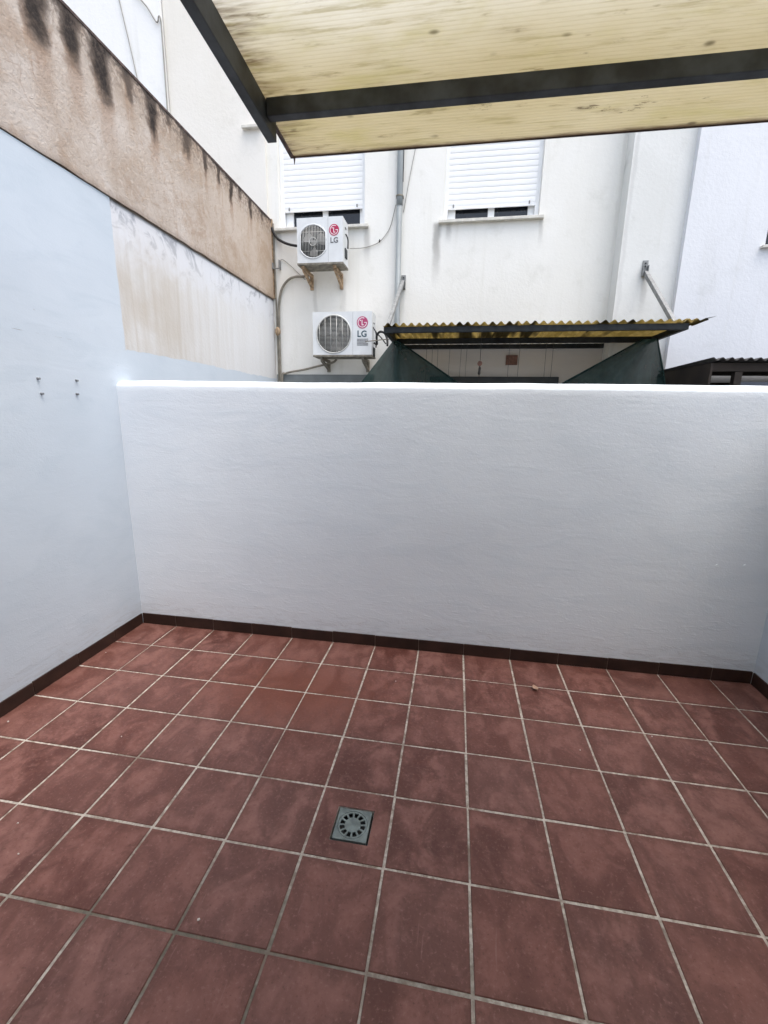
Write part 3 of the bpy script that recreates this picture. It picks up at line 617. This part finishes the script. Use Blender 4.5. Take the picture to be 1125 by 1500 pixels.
# ------------------------------------------------------------------ air conditioners
def text_mesh(txt, size, mat, name, parent, loc):
    c = bpy.data.curves.new('t', 'FONT'); c.body = txt; c.size = size; c.extrude = .0006; c.offset = size * .022; c.align_x = 'CENTER'; c.align_y = 'CENTER'; c.resolution_u = 4
    o = bpy.data.objects.new('t', c); COL.objects.link(o); bpy.context.view_layer.update()
    me = bpy.data.meshes.new_from_object(o.evaluated_get(bpy.context.evaluated_depsgraph_get())); bpy.data.objects.remove(o)
    me.materials.clear(); me.materials.append(mat)
    r = bpy.data.objects.new(name, me); COL.objects.link(r); r.parent = parent; r.location = loc; r.rotation_euler = (pi/2, 0, 0); return r
def aircon(label, x0, x1, z0, z1, yf, dep, fc, rx, rz, logo, lr, ltxt, tsz, mlogo, mtxt, style, group):
    ac = empty('air_conditioner', label, 'air conditioner', group, ((x0 + x1)/2, yf, z0)); ox, oz = (x0 + x1)/2, z0
    hx, H = (x1 - x0)/2, z1 - z0; fx, fz = fc[0] - ox, fc[1] - oz; N = 64
    def op(k, s=1.):
        a_ = 2*pi*k/N; r_ = max(rx, rz); x_ = max(-rx, min(rx, r_*cos(a_))); z_ = r_ * sin(a_) * rz / r_
        return fx + x_ * s, fz + z_ * s
    m = MB()
    def rect(k):
        x_, z_ = op(k); dx, dz = x_ - fx, z_ - fz; t_ = 1e9
        a_ = 2*pi*k/N; dx, dz = cos(a_), sin(a_)
        if dx > 1e-9: t_ = min(t_, (hx - fx)/dx)
        if dx < -1e-9: t_ = min(t_, (-hx - fx)/dx)
        if dz > 1e-9: t_ = min(t_, (H - fz)/dz)
        if dz < -1e-9: t_ = min(t_, -fz/dz)
        return fx + dx*t_, fz + dz*t_
    cs = [(-hx, 0), (hx, 0), (hx, H), (-hx, H)]
    for k in range(N):
        p, q, r_, s_ = op(k), rect(k), rect(k+1), op(k+1)
        pts = [(p[0], 0, p[1]), (q[0], 0, q[1])]
        if abs(q[0]-r_[0]) > 1e-6 and abs(q[1]-r_[1]) > 1e-6:
            c_ = min(cs, key=lambda c: (c[0]-q[0])**2 + (c[1]-q[1])**2 + (c[0]-r_[0])**2 + (c[1]-r_[1])**2); pts.append((c_[0], 0, c_[1]))
        pts += [(r_[0], 0, r_[1]), (s_[0], 0, s_[1])]; m.quad(*pts)
        m.quad((p[0], 0, p[1]), (s_[0], 0, s_[1]), (s_[0], .03, s_[1]), (p[0], .03, p[1]))
    m.quad((-hx,0,0),(-hx,0,H),(-hx,dep,H),(-hx,dep,0)); m.quad((hx,0,0),(hx,dep,0),(hx,dep,H),(hx,0,H)); m.quad((-hx,0,H),(hx,0,H),(hx,dep,H),(-hx,dep,H)); m.quad((-hx,dep,0),(-hx,dep,H),(hx,dep,H),(hx,dep,0)); m.quad((-hx,0,0),(-hx,dep,0),(hx,dep,0),(hx,0,0))
    m.build('casing', M['ac'], parent=ac)
    MB().box(hx*.36, hx*.362 + .002, -.0012, .001, .01, H - .01).build('panel_seam', M['print'], parent=ac)
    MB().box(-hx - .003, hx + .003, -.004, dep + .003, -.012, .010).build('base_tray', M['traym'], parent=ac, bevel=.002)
    # fan chamber, fan, rim, grille
    m = MB(); pts = [op(k, 1.02) for k in range(N)]; m.prism_xz(pts, .09, .095)
    for k in range(N):
        p, s_ = op(k), op(k+1); m.quad((p[0], .03, p[1]), (p[0], .09, p[1]), (s_[0], .09, s_[1]), (s_[0], .03, s_[1]))
    m.build('fan_chamber', M['acd'], parent=ac)
    m = MB(); R = min(rx, rz) * .92
    fanm = MB(); off = 2.5 if style == 1 else .6
    for bld in range(3):
        a0 = off + bld * 2*pi/3; g_ = []
        for i in range(7):
            for j in range(6):
                rr = R * (.18 + .80 * i/6); aa = a0 + (j/5 - .5) * (.55 + .50 * sin(i/6*pi*.8))
                g_.append((fx + rr*cos(aa), .060 - .022*(j/5 - .5)*2, fz + rr*sin(aa)))
        b_ = len(fanm.v); fanm.v += g_
        for i in range(6):
            for j in range(5): q = b_ + i*6 + j; fanm.f.append((q, q+1, q+7, q+6)); fanm.mi.append(0)
    mf = M['fan'] if style == 1 else M['fand']
    fan = fanm.build('fan', mf, parent=ac, smooth=True, fix=False)
    MB().tube([(fx, .028, fz), (fx, .034, fz), (fx, .075, fz)], [R*.14, R*.2, R*.2], 20).build('hub', mf, parent=fan)
    m = MB(); ring = [Vector((*op(k, 1.0), 0)) for k in range(N)]; ring = [(p.x, -.002, p.y) for p in ring]; m.tube(ring + ring[:2], .0075, 8, False)
    m.build('fan_rim', M['wire'] if style == 2 else M['ac'], parent=ac, smooth=True)
    m = MB(); r_ = max(rx, rz)
    if style == 1:
        n = 17
        for i in range(n):
            x_ = -rx + 2*rx*(i + .5)/n; zz = math.sqrt(max(0, 1 - (x_/r_)**2)) * rz; m.tube([(fx + x_, -.004, fz - zz), (fx + x_, -.004, fz + zz)], .0026, 5)
        for zz in (-.10, 0, .10):
            xx = min(rx, math.sqrt(max(0, r_*r_ - zz*zz))); m.tube([(fx - xx, -.001, fz + zz), (fx + xx, -.001, fz + zz)], .0022, 5)
        m.tube([(fx + R*.30*cos(k*pi/16), -.004, fz + R*.30*sin(k*pi/16)) for k in range(34)], .004, 6, False)
    else:
        for i in range(6):
            x_ = -rx + 2*rx*(i + .5)/6; zz = math.sqrt(max(0, 1 - (x_/r_)**2)) * rz; m.tube([(fx + x_, -.006, fz - zz), (fx + x_, -.006, fz + zz)], .0032, 5)
        for i in range(30):
            zz = -rz + 2*rz*(i + .5)/30; xx = math.sqrt(max(0, r_*r_ - zz*zz)); m.tube([(fx - xx, -.002, fz + zz), (fx + xx, -.002, fz + zz)], .0020, 5)
    m.build('grille', M['wire'], parent=ac, smooth=True)
    # round emblem and letters
    lx, lz = logo[0] - ox, logo[1] - oz
    em = MB().tube([(lx, -.0022, lz), (lx, .0005, lz)], lr, 40).build('emblem', mlogo, parent=ac)
    m = MB(); ra = lr*.76
    arc = [(lx + ra*cos(t_), lz + ra*sin(t_)) for t_ in [radians(62 + (360 - 62) * i/40) for i in range(41)]]
    def stroke(pl, w_):
        for (xa, za), (xb, zb) in zip(pl, pl[1:]):
            d_ = Vector((xb - xa, zb - za)); n__ = Vector((-d_.y, d_.x)).normalized() * w_/2
            m.quad((xa - n__.x, -.0032, za - n__.y), (xb - n__.x, -.0032, zb - n__.y), (xb + n__.x, -.0032, zb + n__.y), (xa + n__.x, -.0032, za + n__.y))
    stroke(arc, lr*.10); stroke([(lx + ra*1.04, lz), (lx + lr*.30, lz)], lr*.10)
    stroke([(lx - lr*.06, lz + lr*.42), (lx - lr*.06, lz - lr*.40)], lr*.12); stroke([(lx - lr*.12, lz - lr*.40), (lx + lr*.26, lz - lr*.40)], lr*.12)
    m.quad(*[(lx - lr*.36 + lr*.10*cos(k*pi/6), -.0032, lz + lr*.34 + lr*.10*sin(k*pi/6)) for k in range(12)])
    m.build('emblem_face', M['wht'], parent=em)
    text_mesh('LG', tsz, mtxt, 'lettering', ac, (ltxt[0] - ox, -.0015, ltxt[1] - oz))
    return ac
G = 'wall mounted outdoor air conditioning units'
Y = 2.52
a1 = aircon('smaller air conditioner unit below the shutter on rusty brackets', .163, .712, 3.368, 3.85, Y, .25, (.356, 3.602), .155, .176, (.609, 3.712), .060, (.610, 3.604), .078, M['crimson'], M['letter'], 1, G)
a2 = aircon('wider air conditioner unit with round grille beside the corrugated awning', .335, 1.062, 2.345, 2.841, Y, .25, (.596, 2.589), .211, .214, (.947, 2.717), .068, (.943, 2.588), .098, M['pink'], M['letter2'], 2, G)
def bracket(ac, x, z, yf, mat, drop):
    o = MB(); ox, oz = ac.location.x, ac.location.z
    o.box(x - ox - .018, x - ox + .018, .02, 2.895 - Y, -.040, -.0125)
    o.bar((x - ox, .05, -.045), (x - ox, 2.89 - Y, -drop), .030, .028); o.box(x - ox - .02, x - ox + .02, 2.87 - Y, 2.899 - Y, -drop - .03, -.013)
    o.build('bracket', mat, parent=ac, bevel=.002)
bracket(a1, .215, 3.36, Y, M['rust'], .16); bracket(a1, .600, 3.36, Y, M['rust'], .16)
bracket(a2, .425, 2.34, Y, M['hose'], .13); bracket(a2, .945, 2.34, Y, M['hose'], .13)
m = MB(); ox, oz = a2.location.x, a2.location.z
for i in range(5): m.box(.882 - ox, 1.018 - ox - (.02 if i == 2 else 0), -.002, .001, 2.460 - oz + i*.0165, 2.471 - oz + i*.0165)
m.build('printed_label', M['print'], parent=a2)
for ac, xr, z0, z1 in ((a1, .712, 3.55, 3.70), (a2, 1.062, 2.45, 2.66)):
    ox, oz = ac.location.x, ac.location.z
    MB().box(xr - ox, xr - ox + .014, .08, .17, z0 - oz - .10, z0 - oz).build('valve_cover', M['acd'], parent=ac, bevel=.004)
    MB().box(xr - ox - .001, xr - ox + .004, .10, .15, z1 - oz + .06, z1 - oz + .075).build('handle_slot', M['acd'], parent=ac)
    MB().tube(spline([(xr - ox + .01, .10, z1 - oz), (xr - ox + .035, .10, z1 - oz - .06), (xr - ox + .03, .12, z0 - oz)], 6), .008, 6).build('lead', M['black'], parent=ac, smooth=True)

# ------------------------------------------------------------------ hoses, cables on the facade
def cable(name, pts, r, mat, label, cat='cable', group=None, n=8):
    return tag(MB().tube(spline(pts), r, n).build(name, mat, smooth=True), label, cat, group)
FYc = 2.87
cable('black_hose', [(-.285, FYc, 3.90), (-.255, FYc - .01, 3.83), (-.186, FYc - .02, 3.755), (-.07, FYc - .03, 3.70), (.06, FYc - .06, 3.665), (.17, FYc - .10, 3.65)], .016, M['black'], 'black insulated hose curving from side wall to the smaller air conditioner', 'hose')
cable('drain_hose', [(.22, FYc - .03, 3.345), (.114, FYc, 3.336), (0, FYc, 3.335), (-.10, FYc, 3.295), (-.185, FYc, 3.19), (-.222, FYc, 3.04), (-.232, FYc, 2.85), (-.236, FYc, 2.5), (-.236, FYc, 2.0), (-.236, FYc, 1.4)], .015, M['hose'], 'grey brown hose looping down from the smaller air conditioner brackets', 'hose')
cable('wall_conduit', [(-.272, FYc + .01, 3.95), (-.270, FYc + .01, 3.5), (-.266, FYc + .01, 3.0), (-.264, FYc + .01, 2.3), (-.264, FYc + .01, 1.4)], .011, M['hose'], 'straight thin conduit running down the corner of the cream white facade', 'pipe')
cable('lower_hose', [(.55, FYc - .06, 2.335), (.48, FYc - .02, 2.30), (.30, FYc - .01, 2.262), (.10, FYc - .01, 2.215), (-.06, FYc - .01, 2.19), (-.16, FYc - .01, 2.165), (-.205, FYc - .02, 2.11), (-.21, FYc - .02, 1.6)], .014, M['hose'], 'grey brown hose sagging from under the wider air conditioner', 'hose')
tag(MB().box(-.290, -.276, 2.84, 2.899, 3.435, 3.50).box(-.290, -.20, 2.84, 2.853, 3.425, 3.437).box(-.205, -.192, 2.84, 2.899, 3.425, 3.53).build('hose_clip', M['galv'], bevel=.002), 'bent metal clip on the facade where the conduit passes', 'bracket')
tag(MB().tube([(-.252, 2.868, 2.74), (-.252, 2.866, 2.71), (-.252, 2.866, 2.67), (-.252, 2.868, 2.64)], [.02, .036, .036, .022], 10).build('hose_joint', M['rust'], smooth=True), 'brown taped joint binding the hose and conduit together', 'joint')
cable('sagging_wire', [(.73, 2.78, 3.60), (.859, 2.88, 3.635), (1.0, 2.885, 3.665), (1.078, 2.885, 3.70), (1.15, 2.885, 3.77), (1.21, 2.885, 3.87), (1.268, 2.87, 4.08)], .0045, M['wiregrey'], 'thin wire sagging between the smaller air conditioner and the drainpipe', n=5)
tag(MB().tube([(1.078, 2.875, 3.685), (1.078, 2.872, 3.70), (1.078, 2.875, 3.72)], [.005, .011, .005], 8).build('wire_clip', M['black']), 'tiny black clip holding the sagging wire to the facade', 'clip')
cable('thin_wire', [(-.20, 2.88, 3.53), (-.16, 2.885, 3.54), (-.06, 2.885, 3.47), (.06, 2.885, 3.36), (.13, 2.885, 3.30)], .004, M['wiregrey'], 'thin grey wire arching from the metal clip across the facade', n=5)
cable('coiled_cable', [(1.075, 2.62, 2.50), (1.12, 2.55, 2.48), (1.125, 2.50, 2.56), (1.17, 2.46, 2.60), (1.235, 2.42, 2.575), (1.27, 2.38, 2.50), (1.28, 2.34, 2.43)], .013, M['black'], 'thick black cable looping from wider air conditioner to the awning corner', 'cable')
cable('stay_wire', [(.99, 2.50, 2.502), (1.1, 2.45, 2.502), (1.2, 2.40, 2.503), (1.35, 2.34, 2.505)], .006, M['hose'], 'short straight stay wire between wider air conditioner and awning', n=6)
cable('slim_cable', [(1.06, 2.60, 2.68), (1.12, 2.52, 2.60), (1.19, 2.45, 2.53), (1.25, 2.40, 2.46)], .007, M['black'], 'slim black cable slanting from wider air conditioner towards the green net', n=6)
cable('facade_wire', [(1.36, 2.885, 4.0), (1.42, 2.885, 4.35), (1.50, 2.885, 4.75), (1.6, 2.885, 5.3)], .004, M['wiregrey'], 'faint wire rising from the drainpipe towards the eaves', n=5)

# ------------------------------------------------------------------ corrugated awning of the neighbour
aw = empty('corrugated_awning', 'yellow corrugated awning on a dark steel frame hung from the neighbouring house', 'awning', loc=(2.75, 2.88, 2.5))
AX0, AX1, AY0 = 1.325, 4.175, 1.79
def corr(x0, x1, y0, y1, zf, zb, pitch, amp, th=.0025, per=10, ny=3, jag=0):
    n = int((x1 - x0) / pitch * per); m = MB()
    def top(o_):
        def fn(u, v):
            x_ = x0 + (x1 - x0)*u; yj = (mnoise.noise(Vector((x_*7, 0, 2))) * jag if v == 0 else 0)
            return (x_, y0 + (y1 - y0)*v + yj, zf + (zb - zf)*v + amp*(1 + sin(2*pi*x_/pitch)) + o_ + mnoise.noise(Vector((x_*2, v*2, 1))) * .004)
        return fn
    m.grid(top(0), n, ny, True); m.grid(top(th), n, ny)
    for k in range(n):
        f0, f1 = top(0), top(th); m.quad(f0(k/n, 0), f0((k+1)/n, 0), f1((k+1)/n, 0), f1(k/n, 0))
    return m
put(corr(1.318, 4.19, 1.765, 2.89, 2.532, 2.525, .0795, .0145, jag=.01).build('corrugated_sheet', M['yel'], smooth=True, fix=False), aw)
put(corr(4.10, 4.335, 1.80, 2.10, 2.545, 2.545, .0795, .012).build('torn_sheet_end', M['yel'], smooth=True, fix=False), aw)
put(MB().prism_xz([(4.32, 2.575), (4.40, 2.588), (4.33, 2.567)], 1.80, 1.84).build('torn_tip', M['galv']), aw)
put(MB().box(AX0, AX1, AY0, AY0 + .04, 2.474, 2.530).build('front_beam', M['steel2'], bevel=.003), aw)
put(MB().box(AX0 + .042, AX1 - .042, 2.49, 2.53, 2.470, 2.529).build('middle_beam', M['steel2'], bevel=.003), aw)
put(MB().box(AX0 + .042, 3.76, 2.84, 2.885, 2.462, 2.512).build('rear_beam', M['steel2'], bevel=.003), aw)
put(MB().box(AX0, AX0 + .04, AY0 + .042, 2.885, 2.474, 2.530).build('side_beam', M['steel2'], bevel=.003), aw)
put(MB().box(AX1 - .04, AX1, AY0 + .042, 2.66, 2.474, 2.530).build('side_beam', M['steel2'], bevel=.003), aw)
put(MB().bar((1.375, 2.865, 3.24), (1.345, 1.95, 2.575), .038, .038).build('strut', M['galv'], bevel=.003), aw)
put(MB().bar((4.035, 2.64, 3.20), (4.14, 2.02, 2.575), .042, .042).build('strut', M['galv'], bevel=.003), aw)
for (px, py, pz) in ((1.378, 2.893, 3.245), (4.03, 2.664, 3.25)):
    p_ = put(MB().box(px - .028, px + .028, py - .005, py + .005, pz - .085, pz + .075).box(px - .028, px - .022, py - .045, py - .005, pz - .085, pz + .02).box(px + .022, px + .028, py - .045, py - .005, pz - .085, pz + .02).build('strut_plate', M['galv'], bevel=.001), aw)
    for dz in (.045, .015): 
        o = MB().tube([(px, py - .012, pz + dz), (px, py - .004, pz + dz)], .009, 6).build('bolt', M['steel2']); o.parent = p_

# nets hung from the awning frame
def net(name, label, apex, edge, A, B, seed, hem=None):
    P0, P1, A, B = Vector(apex), Vector(edge), Vector(A), Vector(B)
    def fn(u, v):
        top = P0.lerp(P1, u); bot = A.lerp(B, u); p = top.lerp(bot, v)
        w = v ** .8
        p.y += (sin(u*13 + seed) * .045 + sin(u*31 + seed*2) * .022 + mnoise.noise(Vector((u*9, v*3, seed))) * .05) * w - .10 * sin(pi*u) * w
        p.z -= .05 * sin(pi*v) * sin(pi*u)
        return p
    m = MB().grid(fn, 60, 24).build(name, M['net'], smooth=True, fix=False)
    tag(m, label, 'shade net', 'green shade nets under the awning')
    if hem:
        for u in hem:
            h = MB().tube([fn(u, k/14) for k in range(15)], [.007 + .010*(k/14) for k in range(15)], 8).build('hem', M['net'], smooth=True); h.parent = m
    return m
net('shade_net', 'dark green shade net tied to awning corner beside wider air conditioner', (1.345, 2.30, 2.47), (1.41, 2.25, 2.47), (.66, 2.22, 1.62), (2.70, 2.16, 1.62), 1., (1.,))
net('shade_net', 'dark green shade net tied to awning corner beside the dark shed', (3.98, 2.30, 2.47), (4.10, 2.25, 2.47), (2.55, 2.20, 1.62), (4.33, 2.20, 1.62), 2.3, (0., 1.))

# cords, plaque, pulley
for i, x_ in enumerate((1.72, 1.785, 1.85, 1.99, 2.12, 2.185, 2.66, 2.775, 3.06, 3.135)):
    put(MB().tube([(x_, 2.515, 2.47), (x_ + random.uniform(-.006, .006), 2.512, 2.2), (x_ + random.uniform(-.01, .01), 2.51, 1.7)], .0020, 5).build('cord', M['cord']), aw)
tag(MB().box(2.664, 2.80, 2.868, 2.8875, 2.275, 2.388).box(2.672, 2.792, 2.865, 2.868, 2.283, 2.380).build('wall_plaque', M['brick'], bevel=.002), 'square red brown ceramic plaque on the sheltered wall', 'plaque')
pu = empty('hanging_pulley', 'small brown clothesline pulley hanging on a cord under the awning', 'pulley', loc=(2.325, 2.2, 2.2))
MB().tube([(0, 0, .31), (.002, 0, .05)], .003, 5).build('cord', M['cord'], parent=pu)
MB().tube([(0, -.012, .02), (0, .012, .02)], .026, 14).build('wheel', M['brick'], parent=pu)
MB().tube([(0, 0, -.005), (.003, 0, -.03), (.001, 0, -.055), (-.001, 0, -.085), (0, 0, -.1)], [.006, .014, .012, .016, .008], 8).build('weight', M['cord'], parent=pu, smooth=True)
MB().tube([(0, 0, -.1), (0, 0, -.5)], .003, 5).build('cord', M['cord'], parent=pu)

# dark shed with corrugated roof
sh = empty('dark_shed', 'dark lean-to shed with a grey corrugated roof against the white building', 'shed', loc=(5.3, 2.0, 0))
put(corr(4.28, 6.6, 1.50, 2.58, 2.165, 2.150, .0735, .012, .006).build('corrugated_roof', M['shedroof'], smooth=True, fix=False), sh)
put(MB().box(4.282, 4.30, 1.52, 2.58, 1.0, 2.150).build('side_boarding', M['shedwood']), sh)
put(MB().box(4.31, 6.6, 1.56, 1.60, 2.085, 2.155).build('front_beam', M['shedwood']), sh)
put(MB().box(4.31, 6.6, 2.05, 2.09, 2.09, 2.15).build('rear_beam', M['shedwood']), sh)
put(MB().box(4.31, 6.6, 2.57, 2.59, 1.0, 2.06).build('back_panel', M['shedwood']), sh)
put(MB().box(4.50, 4.56, 1.55, 1.61, 0, 2.08).build('post', M['shedwood'], bevel=.004), sh)
put(MB().box(4.58, 6.6, 1.61, 1.63, .2, 2.0).build('front_board', M['shedblue']), sh)

# ------------------------------------------------------------------ bits on the floor
lf = MB().grid(lambda u, v: ((u - .5)*.034*(1 - abs(2*v - 1)**1.6*.9), (v - .5)*.045, .004 + .010*abs(u - .5)*2 + .006*(v - .5)**2*4), 8, 10).build('dry_leaf', M['leaf'], smooth=True, fix=False)
lf.location = (2.679, -.35, .001); lf.rotation_euler = (0, 0, .5); tag(lf, 'small curled dry leaf lying on the tiles near the parapet', 'leaf')
md = lf.modifiers.new('s', 'SOLIDIFY'); md.thickness = .0012
for i, (x_, y_, s_) in enumerate(((-.239, -.472, .008), (-.218, -1.181, .011), (.463, -1.171, .007), (.409, -1.682, .007), (.534, -1.79, .007), (1.336, -1.875, .010), (3.231, -.663, .009), (2.82, -.837, .006), (1.809, -.427, .006))):
    n = 6; pl = [(s_*(.5 + .35*random.random())*cos(2*pi*k/n), s_*(.5 + .35*random.random())*sin(2*pi*k/n)) for k in range(n)]
    pl = [(a_ * .7, b_ * .7) for a_, b_ in pl]; m = MB(); m.v = [(a_, b_, .0) for a_, b_ in pl] + [(a_*.85, b_*.85, .0022 + random.random()*.001) for a_, b_ in pl]
    m.f = [tuple(range(n, 2*n))] + [(k, (k+1) % n, (k+1) % n + n, k + n) for k in range(n)]; m.mi = [0]*len(m.f)
    o = m.build('paint_chip', M['chip']); o.location = (x_, y_, .0006); tag(o, 'tiny white paint chip lying on the red floor tiles', 'paint chip', 'paint chips on the floor')
